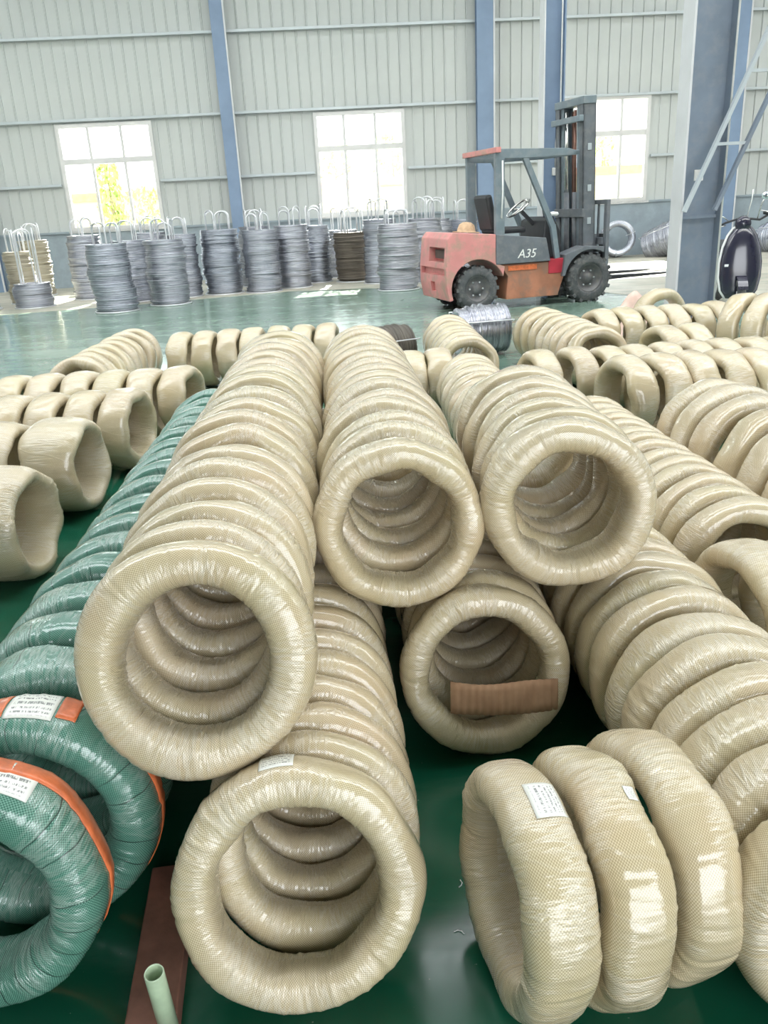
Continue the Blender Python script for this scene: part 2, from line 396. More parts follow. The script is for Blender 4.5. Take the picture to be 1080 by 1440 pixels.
# wall columns: flat blue flange towards the hall
def wall_column(x, wx, label, h=WH):
    r = empty('wall_column', (x, WY - .23, 0)); tag(r, label, 'column', 'blue columns on the back wall')
    MB().box(-wx / 2, wx / 2, -.10, -.08, 0, h).build('flange', 'column', r)
    MB().box(-.012, .012, -.08, .09, 0, h).build('web', 'column', r)
    MB().box(-wx / 2, wx / 2, .09, .10, 0, h).build('flange', 'column', r)
    MB().box(wx / 2 - .015, wx / 2 + .02, -.115, -.08, 0, h).build('edge_strip', 'flange', r)
wall_column(-1.87, .30, 'blue steel wall column between the left and the middle window')
wall_column(4.16, .40, 'blue steel wall column behind the rear of the forklift')
wall_column(-7.80, .34, 'blue steel wall column at the far left edge of the back wall')
wall_column(10.2, .43, 'blue steel wall column on the back wall right of the grey pillar')
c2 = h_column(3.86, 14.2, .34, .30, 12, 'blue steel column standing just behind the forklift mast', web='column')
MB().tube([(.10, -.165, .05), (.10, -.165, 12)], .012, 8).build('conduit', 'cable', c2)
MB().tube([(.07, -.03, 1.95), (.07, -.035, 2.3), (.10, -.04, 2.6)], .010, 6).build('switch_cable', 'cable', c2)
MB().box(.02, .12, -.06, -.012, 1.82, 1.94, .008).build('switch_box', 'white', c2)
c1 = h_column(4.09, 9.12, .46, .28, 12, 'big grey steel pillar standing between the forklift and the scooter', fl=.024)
MB().tube([(.214, -.148, .05), (.214, -.148, 12)], .011, 8).build('conduit', 'cable', c1)
MB().box(-.205, .205, -.045, -.012, 1.20, 1.235).build('stiffener', 'column_grey', c1)
MB().box(-.06, .04, -.022, -.0125, 1.58, 1.69, .003).build('notice_card', 'white', c1)

lad = empty('inclined_ladder', (3.86, 8.90, 1.28)); tag(lad, 'steel ladder slanting up to the right across the big grey pillar', 'ladder')
sl = .437
for dx, m in ((0, 'girt'), (.33, 'column_grey')):
    MB().bar((dx, 0, 0), (dx + sl * 3.6, 0, 3.6), .035, .055, (0, 1, 0)).build('rail', m, lad)
for z in (.64, 1.30, 1.96, 2.62, 3.28): MB().bar((sl * z, .0, z), (.33 + sl * z, .0, z), .03, .03).build('rung', 'girt', lad)

# unseen roof with long skylight wells, side walls and gable, added to shape the light
RZ = 8.6; WELLS = ((4.6, 3.0), (9.4, 2.2), (14.0, 1.5), (18.4, 1.4)); WD = 2.1
rf = MB(); ye = [-6.0] + [q for w, ww in WELLS for q in (w - ww / 2, w + ww / 2)] + [WY]
for i in range(0, len(ye), 2): rf.box(X0, X1, ye[i], ye[i + 1], RZ, RZ + .15)
for w, ww in WELLS:   # upstands deep enough to keep direct sun out
    zt = RZ + .62 * ww + .1
    rf.box(X0, X1, w - ww / 2 - .06, w - ww / 2, RZ + .15, zt).box(X0, X1, w + ww / 2, w + ww / 2 + .06, RZ + .15, zt)
rf.build('ceiling', 'roof')['kind'] = 'structure'
for nm, a in (('wall_left', X0), ('wall_right', X1 - .1)):
    MB().box(a, a + .1, -6, WY, 0, RZ + WD).build(nm, 'wall_panel')['kind'] = 'structure'
for w, ww in WELLS:
    pd = bpy.data.lights.new('added_skylight_portal', 'AREA'); pd.shape = 'RECTANGLE'; pd.size = X1 - X0; pd.size_y = ww; pd.cycles.is_portal = True
    po = bpy.data.objects.new('added_skylight_portal', pd); po.location = ((X0 + X1) / 2, w, RZ + .62 * ww + .1); COL.objects.link(po)
DX0, DX1, DZ = -.6, 8.0, 5.6   # unseen door opening behind the camera, added for front light
MB().box(X0, DX0, -6.1, -6, 0, RZ + WD).box(DX1, X1, -6.1, -6, 0, RZ + WD).box(DX0, DX1, -6.1, -6, DZ, RZ + WD).build('wall_front', 'wall_panel')['kind'] = 'structure'
pd = bpy.data.lights.new('added_door_portal', 'AREA'); pd.shape = 'RECTANGLE'; pd.size = DX1 - DX0; pd.size_y = DZ; pd.cycles.is_portal = True
po = bpy.data.objects.new('added_door_portal', pd); po.location = ((DX0 + DX1) / 2, -6.05, DZ / 2); po.rotation_euler = (R_(90), 0, 0); COL.objects.link(po)
MB().box(X0 - 8, X1 + 8, -40, -5.0, -.22, -.005).build('yard_ground_front', 'yard')['kind'] = 'structure'

# ------------------------------------------------------------------ wrapped coils
def surf(u, ph, R, t, w, lump=None, e=.78, extra=0.0):
    cu, su_ = np.cos(ph), np.sin(ph)
    cr = np.sign(cu) * np.abs(cu) ** e * t / 2; ca = np.sign(su_) * np.abs(su_) ** e * w / 2
    d = extra + (lump(u, ph) if lump else 0)
    rr = R - t / 2 + cr + d * cu; ax = ca + d * su_
    return rr * np.cos(u), ax, rr * np.sin(u)
def make_lump(seed, R, creases, amp, big=.004):
    rg = np.random.RandomState(seed)
    ks = [(rg.randint(2, 9), rg.uniform(0, 6.28), rg.uniform(.3, 1) * big, rg.uniform(0, 6.28), rg.randint(0, 3)) for _ in range(7)]
    cs = [(rg.uniform(0, 6.283), rg.uniform(-.10, .10), rg.uniform(.2, 1) * amp * rg.choice([-1, 1]), rg.uniform(.010, .030), rg.uniform(0, 6.283), rg.uniform(.6, 1.6)) for _ in range(creases)]
    def f(u, ph):
        d = 0 * u
        for k, p, a, q, m in ks: d = d + a * np.sin(k * u + p) * np.cos(m * ph + q)
        for u0, s, a, sg, pc, pw in cs:
            x = (u - u0 - s * np.sin(ph - pc) + math.pi) % (2 * math.pi) - math.pi
            y = (ph - pc + math.pi) % (2 * math.pi) - math.pi
            d = d + a * np.exp(-(x / sg) ** 2) * np.exp(-(y / pw) ** 2)
        return d
    return f
def coil_mesh(name, R, t, w, seed, nu, nv, creases, amp, mat, big=.004):
    lump = make_lump(seed, R, creases, amp, big)
    u = np.linspace(0, 2 * np.pi, nu + 1); ph = np.linspace(-np.pi, np.pi, nv + 1)
    U, P = np.meshgrid(u[:-1], ph[:-1], indexing='ij')
    X, Y, Z = surf(U, P, R, t, w, lump)
    co = np.stack([X, Y, Z], -1).reshape(-1, 3)
    # section arc length for v
    sx, sy, _ = surf(0 * ph, ph, R, t, w)
    s = np.concatenate([[0], np.cumsum(np.hypot(np.diff(sx), np.diff(sy)))])
    i, j = np.meshgrid(np.arange(nu), np.arange(nv), indexing='ij')
    a = i * nv + j; b = i * nv + (j + 1) % nv; c = ((i + 1) % nu) * nv + (j + 1) % nv; d = ((i + 1) % nu) * nv + j
    F = np.stack([a, b, c, d], -1).reshape(-1, 4)
    me = bpy.data.meshes.new(name)
    me.vertices.add(len(co)); me.vertices.foreach_set('co', co.ravel())
    me.loops.add(F.size); me.loops.foreach_set('vertex_index', F.ravel().astype(np.int32))
    me.polygons.add(len(F)); me.polygons.foreach_set('loop_start', np.arange(0, F.size, 4, dtype=np.int32))
    me.polygons.foreach_set('use_smooth', np.ones(len(F), bool))
    uvl = me.uv_layers.new(name='UVMap')
    ul = u * (R - t / 2)
    uu = np.stack([ul[i], ul[i], ul[i + 1], ul[i + 1]], -1); vv = np.stack([s[j], s[j + 1], s[j + 1], s[j]], -1)
    uvl.data.foreach_set('uv', np.stack([uu, vv], -1).ravel().astype(np.float32))
    l2 = me.uv_layers.new(name='section'); pn = (ph + np.pi) / (2 * np.pi)
    l2.data.foreach_set('uv', np.stack([uu * 0, np.stack([pn[j], pn[j + 1], pn[j + 1], pn[j]], -1)], -1).ravel().astype(np.float32)); uvl.active_render = True
    me.update(calc_edges=True); me.validate()
    me.materials.append(M[mat]); me['lump_seed'] = seed
    return me, lump

def patch(parent, name, mat, u0, u1, p0, p1, R, t, w, lump, off=.0022, nu=16, nv=8, ragged=0):
    """sheet lying on the coil surface, with thickness"""
    rg = np.random.RandomState(5)
    us = np.linspace(u0, u1, nu); ps = np.linspace(p0, p1, nv); b = []; uv = []
    for side in (off, off * .2):
        for a in range(nu):
            w0 = 1 + (ragged * rg.uniform(-1, 1) if side == off else 0)
            for c in range(nv):
                pp = p0 + (ps[c] - p0) * w0
                x, y, z = surf(np.array(us[a]), np.array(pp), R, t, w, lump, extra=side)
                b.append((float(x), float(y), float(z))); uv.append((a / (nu - 1), c / (nv - 1)))
    fs = []
    N = nu * nv
    for a in range(nu - 1):
        for c in range(nv - 1):
            q = (a * nv + c, (a + 1) * nv + c, (a + 1) * nv + c + 1, a * nv + c + 1)
            fs.append(q); fs.append(tuple(N + i for i in q[::-1]))
    rim = [a * nv for a in range(nu)] + [(nu - 1) * nv + c for c in range(1, nv)] + [a * nv + nv - 1 for a in range(nu - 2, -1, -1)] + [c for c in range(nv - 2, 0, -1)]
    for i in range(len(rim)): q, r = rim[i], rim[(i + 1) % len(rim)]; fs.append((q, r, N + r, N + q))
    me = bpy.data.meshes.new(name); me.from_pydata(b, [], fs); me.materials.append(M[mat])
    l = me.uv_layers.new(name='UVMap')
    for lp in me.loops: l.data[lp.index].uv = uv[lp.vertex_index]
    me.polygons.foreach_set('use_smooth', [True] * len(fs))
    bm = bmesh.new(); bm.from_mesh(me); bmesh.ops.recalc_face_normals(bm, faces=bm.faces[:]); bm.to_mesh(me); bm.free()
    return link(bpy.data.objects.new(name, me), parent)

BR, BT, BW = .25, .092, .14
pool = {'cream': [coil_mesh('cream_coil', BR, BT, BW, 10 + i, 112, 24, 55, .0032, 'cream', .0035)[0] for i in range(6)],
        'green': [coil_mesh('green_coil', BR, .095, .17, 40 + i, 112, 24, 50, .0035, 'green', .004)[0] for i in range(4)]}
BASEW = {'cream': BW, 'green': .17}
rj = random.Random(3)
ORD = ['first', 'second', 'third', 'fourth', 'fifth', 'sixth', 'seventh', 'eighth', 'ninth', 'tenth', 'eleventh', 'twelfth', 'thirteenth', 'fourteenth', 'fifteenth', 'sixteenth', 'seventeenth', 'eighteenth', 'nineteenth', 'twentieth', 'twenty-first', 'twenty-second', 'twenty-third', 'twenty-fourth', 'twenty-fifth', 'twenty-sixth']
def place(o, x, y, z, yaw=0, tilt=0, spin=0, sc=(1, 1, 1)):
    o.matrix_world = (Matrix.Translation((x, y, z)) @ Matrix.Rotation(R_(yaw), 4, 'Z') @ Matrix.Rotation(R_(-tilt), 4, 'X') @
                      Matrix.Rotation(R_(spin), 4, 'Y') @ Matrix.Diagonal((*sc, 1)))
def coil(kind, x, y, z, R, w, yaw, tilt, label, group, jit=1.0):
    o = bpy.data.objects.new('wrapped_wire_coil', rj.choice(pool[kind])); link(o)
    k = R / BR * rj.uniform(.965, 1.0)
    place(o, x + rj.uniform(-.008, .008) * jit, y, z, yaw + rj.uniform(-1.4, 1.4) * jit, tilt + rj.uniform(-1, 1) * jit, rj.uniform(0, 360), (k, w / BASEW[kind], k))
    tag(o, label, 'wire coil', group); return o
def hero(kind, x, y, z, R, t, w, yaw, tilt, label, group, seed, creases=130, amp=.0026):
    me, lump = coil_mesh('wire_coil', R, t, w, seed, 300, 44, creases, amp, kind, .003)
    o = bpy.data.objects.new('wrapped_wire_coil', me); link(o); place(o, x, y, z, yaw, tilt)
    tag(o, label, 'wire coil', group); return o, (R, t, w, lump)
def gaps(ys):
    out = []
    for i in range(len(ys)):
        g = [abs(ys[i] - ys[j]) for j in (i - 1, i + 1) if 0 <= j < len(ys)]
        out.append(min(g))
    return out
def row(kind, xf, ys, z, R, tilt, text, group, skip=0, wmax=.2, fill=.925, yaw=0, start=0):
    """coils standing one behind the other along Y; text carries {o} for the place counted from the front"""
    gs = gaps(ys)
    for i, y in enumerate(ys):
        if i < skip: continue
        coil(kind, xf(y) if callable(xf) else xf, y, z(y) if callable(z) else z, R, min(wmax, gs[i] * fill), yaw, tilt(y) if callable(tilt) else tilt, text.format(o=ORD[i + start]), group)
def rowx(kind, xs, y, R, text, group, w=None, z=None, yaw=-90, tilt=0):
    """coils side by side along X, counted from their open end"""
    gs = gaps(xs) if len(xs) > 1 else [w]
    out = []
    for i, x in enumerate(xs):
        out.append(coil(kind, x, y(x) if callable(y) else y, z or R, R, (w or gs[i]) * .95, yaw, tilt, text.format(o=ORD[i]), group))
    return out

def steps(a, b, d, j=.0, seed=1):
    r = random.Random(seed); out = [a]
    s = 1 if b > a else -1
    while abs(b - out[-1]) > d * .6: out.append(out[-1] + s * d * (1 + r.uniform(-j, j)))
    return out

# top-left cream row (second layer)
GB = 'cream coils of the top left row'
B_y = [1.51, 1.635, 1.77, 1.90, 2.045, 2.19, 2.38, 2.57, 2.75, 2.96, 3.20, 3.40, 3.57, 3.75, 3.98, 4.18, 4.40]
o, pa = hero('cream', -.312, B_y[0], .645, .247, .098, .13, 0, 19, 'big cream coil facing the camera at the near end of the top left row', GB, 101)
row('cream', lambda y: -.318 + .02 * (y - 1.46), B_y, lambda y: min(.675, .645 + .04 * (y - 1.5)), .242, lambda y: max(8, 18 - 6 * (y - 1.5)), 'cream wrapped wire coil, {o} from the front in the top left row', GB, 1, .185)
# lower front cream row
GC = 'cream coils of the bottom left row'
C_y = [1.295, 1.415, 1.53, 1.645, 1.765, 1.885, 2.015] + steps(2.15, 4.5, .16, .1, 4)
o, pa = hero('cream', -.135, C_y[0], .236, .25, .09, .125, 0, 21, 'cream coil with a paper label, lowest and nearest to the camera', GC, 102)
patch(o, 'paper_label', 'paper', R_(88), R_(104), -.55, .3, *pa[:3], pa[3])
row('cream', -.112, C_y, lambda y: .24 * math.cos(R_(max(8, 20 - 10 * (y - 1.3)))), .24, lambda y: max(8, 20 - 10 * (y - 1.3)), 'cream wrapped wire coil, {o} from the front in the bottom left row', GC, 1, .16)
# upper middle
GD = 'cream coils of the top middle row'
D_y = [2.16, 2.33, 2.47, 2.64, 2.78, 2.97]
o, pa = hero('cream', .168, D_y[0], .655, .243, .088, .145, 0, 7, 'cream coil facing the camera at the near end of the top middle row', GD, 103)
row('cream', lambda y: .168 + .03 * (y - 2.16), D_y, .668, .243, 9, 'cream wrapped wire coil, {o} from the front in the top middle row', GD, 1, .17)
D2 = [3.24, 3.40, 3.57, 3.74, 3.92, 4.09, 4.27, 4.45, 4.62]
row('cream', lambda y: .20, D2, .655, .235, 9, 'cream wrapped wire coil, {o} from the front in the top middle row', GD, 0, .165, start=6)
# upper right
GE = 'cream coils of the top right row'
E_y = [2.13, 2.29, 2.42, 2.55, 2.72, 2.95]
o, pa = hero('cream', .645, E_y[0], .69, .245, .094, .15, -3, 3, 'cream coil facing the camera at the near end of the top right row', GE, 104)
row('cream', lambda y: .655 + .07 * (y - 2.13), E_y, .685, .245, 8, 'cream wrapped wire coil, {o} from the front in the top right row', GE, 1, .17, yaw=-3)
# lower middle, with the cardboard
GF = 'cream coils of the bottom middle row'
F_y = [2.02, 2.145, 2.27, 2.39] + steps(2.52, 4.4, .16, .1, 8)
o, pa = hero('cream', .385, F_y[0], .238, .245, .086, .118, 0, 14, 'cream coil with brown cardboard in its opening, below the two top rows', GF, 105)
row('cream', .402, F_y, .24, .24, 8, 'cream wrapped wire coil, {o} from the front in the bottom middle row', GF, 1, .15)
# right row coming forward
GH = 'cream coils of the bottom right row'
H_y = [1.09, 1.23, 1.365, 1.49, 1.63, 1.765, 1.91, 2.03, 2.145, 2.275] + steps(2.42, 4.0, .16, .1, 9)
for i in (0, 1, 2, 3, 4):
    o, pa = hero('cream', .905, H_y[i], .25, .25, .09, .133, -2, 3, 'cream wrapped wire coil, %s from the front in the bottom right row' % ORD[i], GH, 110 + i)
row('cream', lambda y: .90, H_y, .25, .25, 2, 'cream wrapped wire coil, {o} from the front in the bottom right row', GH, 5, .14, .94)
S2 = steps(4.25, 5.75, .17, .1, 2)
row('cream', lambda y: .93 + .05 * (y - 4.2), S2, .245, .245, 8, 'cream wrapped coil, {o} from the front in the thin row behind the top right row', 'thin cream coils behind the top right row', 0, .15)
# three coils leaning at the right front
GG = 'three cream coils leaning at the right front'
for i, (x, y, yaw, lab) in enumerate(((.302, 1.222, -83, 'cream coil with a paper label, leftmost of three leaning at the right front'),
                                      (.445, 1.238, -83, 'cream coil with a small label, middle of three leaning at the right front'),
                                      (.584, 1.28, -80, 'cream coil, rightmost of three leaning at the right front'))):
    o, pa = hero('cream', x, y, .242, .242, .093, .128, yaw, 2, lab, GG, 120 + i)
    if i == 0: patch(o, 'paper_label', 'paper', R_(90), R_(71), -.1, .8, *pa[:3], pa[3])
    if i == 1: patch(o, 'paper_label', 'paper', R_(80), R_(73), .3, .75, *pa[:3], pa[3])
# green row at the left
GN = 'green coils of the left row'
G_y = [1.335, 1.54, 1.75, 1.94, 2.13, 2.33, 2.53, 2.73, 2.94, 3.15, 3.36, 3.55, 3.76, 3.97, 4.16, 4.37, 4.59, 4.82]
for i in range(5):
    x = -.79 if i == 0 else -.725
    o, pa = hero('green', x, G_y[i], .272, .275, .105, .165 if i > 1 else .15, 0 if i else -2, 3, ('green wrapped wire coil with a paper label, nearest at the bottom left corner' if i == 0 else
             'green wrapped wire coil, %s from the front in the left row' % ORD[i]), GN, 130 + i, 110, .003)
    if i == 0:
        patch(o, 'orange_tape', 'orange', R_(84), R_(-75), .02, .75, *pa[:3], pa[3], .003, 60, 6, .06)
        patch(o, 'paper_label', 'paper', R_(80), R_(52), -.55, .45, *pa[:3], pa[3])
        patch(o, 'orange_tape', 'orange', R_(97), R_(81), -.4, .7, *pa[:3], pa[3], .0018, 10, 6, .05)
    elif i == 1:
        patch(o, 'orange_tape', 'orange', R_(40), R_(-60), -.1, .6, *pa[:3], pa[3], .003, 50, 6, .06)
        patch(o, 'orange_tape', 'orange', R_(100), R_(92), -.5, .7, *pa[:3], pa[3], .002, 8, 6, .05)
        patch(o, 'paper_label', 'paper', R_(91), R_(70), -.6, .6, *pa[:3], pa[3])
        patch(o, 'orange_tape', 'orange', R_(69), R_(60), -.4, .7, *pa[:3], pa[3], .002, 8, 6, .05)
    elif i == 2:
        patch(o, 'orange_tape', 'orange', R_(72), R_(62), -.5, .5, *pa[:3], pa[3], .002, 8, 6, .05)
row('green', lambda y: -.73 + .012 * (y - 1.5), G_y, .272, .272, 9, 'green wrapped wire coil, {o} from the front in the left row', GN, 5, .2)
# second right row and its big neighbours
GI = 'cream coils of the second row from the right'
I_y = [2.56, 2.70, 2.83, 2.97, 3.08, 3.20, 3.34, 3.45, 3.57, 3.70, 3.82, 3.94, 4.06, 4.2]
row('cream', 1.40, I_y, .247, .247, 4, 'cream coil, {o} from the front in the row right of the top right row', GI, 0, .13)
GJ = 'large cream coils at the right edge'
J_y = [2.86, 3.07, 3.30, 3.56, 3.75, 3.93]
row('cream', 1.955, J_y, .305, .305, 3, 'large cream coil at the right edge, {o} from the front of its row', GJ, 0, .2)
rowx('cream', [1.255, 1.44], lambda x: 2.2 - .03 * (x - 1.2), .245, 'wide cream coil lying sideways at the right edge, {o} from its open left end', 'sideways cream coils at the right edge', .175, yaw=-78)
# sideways rows at the far right
rowx('cream', [1.88 + .205 * i for i in range(5)], 5.02, .275, 'cream coil lying sideways, {o} from the open left end of the nearer far-right row', 'nearer sideways row at the far right', .196, yaw=-77)
rowx('cream', [1.50, 1.76, 1.98, 2.19, 2.40, 2.61, 2.82, 3.03, 3.24], 5.70, .25, 'cream coil lying sideways, {o} from the left in the middle far-right row', 'middle sideways row at the far right', .19, yaw=-77)
rowx('cream', [2.66, 2.87], 6.32, .262, 'cream coil, {o} from the left of a pair between two far-right rows', 'pair of cream coils between the far-right rows', .2, yaw=-76)
rowx('cream', [2.55, 2.77, 2.99, 3.21, 3.43, 3.65], 7.55, .26, 'cream coil lying sideways, {o} from the left in the rearmost far-right row', 'rearmost sideways row at the far right', .207, yaw=-76)
coil('cream', 3.35, 8.15, .30, .30, .18, 15, 0, 'cream coil standing behind the rearmost far-right row near the grey pillar', 'cream coils near the grey pillar')
for i, (x, y, yaw, tl, lab) in enumerate(((3.63, 6.97, 35, 3, 'tall cream coil leaning at the far right edge below the scooter'),
                                          (3.755, 6.79, 35, 4, 'cream coil leaning second in the far right group below the scooter'),
                                          (3.88, 6.61, 35, 5, 'cream coil leaning third in the far right group below the scooter'))):
    coil('cream', x, y, .33, .33, .175, yaw, tl, lab, 'leaning coils below the scooter')
# far groups
row('cream', lambda y: 2.06 + .07 * (7.8 - y), [6.42, 6.62, 6.80, 6.98, 7.18, 7.4, 7.62, 7.84], .265, .265, 8, 'cream coil, {o} from the front in the far row left of the sideways coils', 'far cream row before the forklift front', 0, .17)
row('cream', lambda y: 1.13 + .03 * (y - 6.5), [6.50, 6.72, 6.93, 7.14, 7.36, 7.6, 7.85], .255, .255, 8, 'cream coil, {o} from the front in the far row before the forklift rear', 'far cream row before the forklift rear', 0, .17)
rowx('cream', [.62, .83], 6.08, .245, 'cream coil lying sideways, {o} from the left of a pair behind the top middle row', 'pair of cream coils behind the top middle row', .2)
rowx('cream', [.02, -.20, -.42, -.66, -.88, -1.10, -1.32], 7.72, .26, 'cream coil lying sideways behind the left rows, {o} from the right', 'sideways cream coils behind the left rows', .20, yaw=-98)
row('cream', lambda y: -1.93 + .05 * (y - 6.5), [6.52, 6.72, 6.92, 7.13, 7.36, 7.6, 7.85, 8.1], .265, .265, 14, 'cream coil, {o} from the front in the far left slanting row', 'far left slanting row of cream coils', 0, .18)
q3 = rowx('cream', [-1.05 - .225 * i for i in range(9)], 5.86, .262, 'cream coil lying sideways, {o} from the right in the row before the slanting row', 'third sideways row at the left', .212, yaw=-103)
q2 = rowx('cream', [-1.29 - .22 * i for i in range(7)], 5.16, .262, 'cream coil lying sideways, {o} from the right in the left row behind the wide coils', 'second sideways row at the left', .208, yaw=-102)
rowx('cream', [-1.46, -1.80, -2.14], 4.40, .265, 'wide cream coil lying sideways beside the green row, {o} from the right', 'wide cream coils left of the green row', .32, yaw=-98)
rowx('cream', [-1.475, -1.815], 3.52, .262, 'wide cream coil at the left edge beside the green row, {o} from the right', 'wide cream coils at the left edge', .32, yaw=-98)

# cardboard tucked into the lower middle coil
cd = MB(); N = 60; L = .305; Hh = .092
vs = []; 
for side in (0, 1):
    for i in range(N + 1):
        xx = -L / 2 + L * i / N; yy = .0022 * math.sin(i * math.pi * .5) + (0 if side == 0 else .004) + .10 * (xx / L) ** 2
        for zz in (0, .25, .5, .75, 1): vs.append((xx, yy + .012 * (zz - .5) ** 2, zz * Hh + .004 * math.sin(xx * 23) * (zz > .9)))
fs = []; K = (N + 1) * 5
for i in range(N):
    for j in range(4): q = (i * 5 + j, (i + 1) * 5 + j, (i + 1) * 5 + j + 1, i * 5 + j + 1); fs += [q, tuple(K + a for a in q[::-1])]
    for j in (0, 4): fs.append((i * 5 + j, (i + 1) * 5 + j, K + (i + 1) * 5 + j, K + i * 5 + j))
for i in (0, N):
    for j in range(4): fs.append((i * 5 + j, i * 5 + j + 1, K + i * 5 + j + 1, K + i * 5 + j))
cd.add(vs, fs, True)
tag(cd.build('cardboard_strip', 'card', None, (.425, 1.915, .150), (R_(-12), R_(2), R_(-2))), 'brown corrugated cardboard strip tucked across a cream coil opening', 'cardboard')

# pipe and board on the floor at the front left
pp = MB(); d = Vector((.012, -.03, 1)).normalized()
tag(MB().lathe([(.0155, 0), (.0185, 0), (.0185, .20), (.0172, .203), (.0155, .20)], 28, 'Z', closed=True).build('pipe_offcut', 'pipe', None, (-.398, 1.165, 0.0), (R_(5), R_(-1), 0)), 'short pale green pipe standing open end up beside the green coil', 'pipe')
tag(MB().box(-.05, .05, -.22, .22, 0, .05, .004).build('wooden_board', 'board', None, (-.445, 1.36, 0), (0, 0, R_(3))), 'reddish brown board on the floor between green and cream coils', 'board')
for i, (x, y, a) in enumerate(((.215, 1.47, .4), (.205, 1.34, 1.9))):
    tag(MB().tube([(0, 0, .0015), (.008, .002, .002), (.014, .008, .0015), (.014, .017, .002)], .0012, 6).build('wire_scrap', 'cable', None, (x, y, 0), (0, 0, a)),
        ('tiny curled wire scrap on the green floor, farther from the camera', 'tiny wire scrap on the green floor, nearer to the camera')[i], 'wire scrap', 'wire scraps on the floor')

# ------------------------------------------------------------------ bare wire
def ring_profile(ro, ri, h, n, rg, wob=.018):
    prof = []; jit = []
    dx = dy = 0
    for i in range(n):
        z = h * i / n; dx = dx * .8 + rg.uniform(-wob, wob); dy = dy * .8 + rg.uniform(-wob, wob); r = ro * (.93 + .07 * math.sin(i / n * 3 + rg.random() * .3)) + rg.uniform(-.016, .012)
        for q, rr in ((0.0, r - .010), (.3, r), (.7, r)): prof.append((rr, z + q * h / n)); jit.append((dx, dy))
    prof += [(ro - .02, h), (ri + .02, h + .004), (ri, h - .02), (ri, .02), (ri, 0)]; jit += [(dx, dy)] * 5
    return prof, jit
def wire_stack(x, y, r, h, top, mat, label, group, seed, hoops=4):
    rg = random.Random(seed); root = empty('wire_coil_stack', (x, y, 0), (0, 0, rg.uniform(0, 6))); tag(root, label, 'wire stack', group)
    prof, jit = ring_profile(r, r * .62, h, max(8, int(h / .036)), rg)
    MB().lathe([(a, b + .03) for a, b in prof], 36, 'Z', jit=jit, closed=True).build('wire_winding', mat, root)
    car = MB().tube([(r * 1.0 * math.cos(a), r * 1.0 * math.sin(a), .014) for a in [2 * math.pi * i / 36 for i in range(36)]], .014, 8, closed=True).build('carrier_base', 'galv', root)
    MB().tube([(-r, 0, .014), (r, 0, .014)], .012, 8).build('cross_bar', 'galv', car)
    for k in range(hoops):
        a = 2 * math.pi * k / hoops + rg.uniform(-.2, .2); d = r * .56; c = Vector((math.cos(a) * d * .85, math.sin(a) * d * .85, 0)); tn = Vector((-math.sin(a), math.cos(a), 0)) * d * .62
        tz = top + rg.uniform(-.04, .04); path = [c - tn + Vector((0, 0, .02)), c - tn + Vector((0, 0, tz - .10))]
        for i in range(1, 8): th = math.pi * i / 8; path.append(c - tn * math.cos(th) + Vector((0, 0, tz - .10 + .10 * math.sin(th))))
        path += [c + tn + Vector((0, 0, tz - .10)), c + tn + Vector((0, 0, .02))]
        MB().tube(path, .014, 8).build('hoop', 'galv', root)
    return root
GS = 'wire stacks along the back wall'
ST = [(-6.55, 16.7, .36, 1.0, 1.40, 'wire', 'bright silver wire stack at the far left edge of the photo'),
      (-5.55, 16.75, .37, .42, 1.42, 'wire', 'low dark wire stack with tall bare hoops at the far left'),
      (-6.05, 17.75, .28, .98, 1.42, 'wire_tan', 'slim tan wire stack behind the low dark stack, far left'),
      (-6.25, 19.4, .33, 1.15, 1.52, 'wire_tan', 'tan wire stack against the low blue wall, left of the left window'),
      (-3.60, 15.05, .37, 1.10, 1.45, 'wire', 'silver wire stack nearest to the camera below the left window'),
      (-4.75, 17.9, .35, 1.22, 1.58, 'wire', 'silver wire stack left of the nearest stack below the left window'),
      (-3.62, 16.75, .36, 1.10, 1.45, 'wire', 'wire stack right behind the nearest silver stack'),
      (-2.78, 15.75, .37, 1.10, 1.45, 'wire', 'pinkish grey wire stack below the right edge of the left window'),
      (-3.45, 18.1, .36, 1.2, 1.55, 'wire', 'wire stack half hidden behind two stacks below the left window'),
      (-2.70, 17.05, .33, 1.15, 1.50, 'wire', 'dark wire stack between the pinkish stack and the blue wall column'),
      (-1.95, 17.3, .39, 1.20, 1.55, 'wire', 'broad greenish wire stack in front of the blue wall column'),
      (-1.35, 18.7, .36, 1.2, 1.55, 'wire', 'wire stack half hidden just right of the blue wall column'),
      (-1.15, 17.15, .36, 1.15, 1.48, 'wire', 'leaning silver wire stack just right of the blue wall column'),
      (-.55, 17.75, .37, 1.20, 1.55, 'wire', 'dark broad wire stack left of the middle window'),
      (-.06, 18.7, .32, 1.15, 1.55, 'wire', 'dark wire stack below the left edge of the middle window'),
      (.74, 18.4, .40, .98, 1.48, 'wire_dark', 'short rusty wire stack below the centre of the middle window'),
      (.55, 19.75, .38, 1.0, 1.5, 'wire', 'wire stack mostly behind the short rusty stack'),
      (1.25, 17.6, .36, 1.22, 1.62, 'wire', 'wire stack behind the bright silver stack left of the forklift'),
      (1.46, 15.95, .39, 1.15, 1.42, 'wire', 'bright silver wire stack standing just left of the forklift'),
      (2.12, 17.2, .37, 1.2, 1.6, 'wire', 'wire stack with tall hoops partly behind the forklift rear'),
      (2.55, 18.6, .37, 1.15, 1.58, 'wire', 'wire stack with hoops showing above the forklift rear'),
      (3.25, 19.2, .37, 1.1, 1.55, 'wire', 'wire stack behind the forklift beside its rear post')]
for i, (x, y, r, h, top, m, lab) in enumerate(ST): wire_stack(x, y, r, h, top, m, lab, GS, 200 + i)

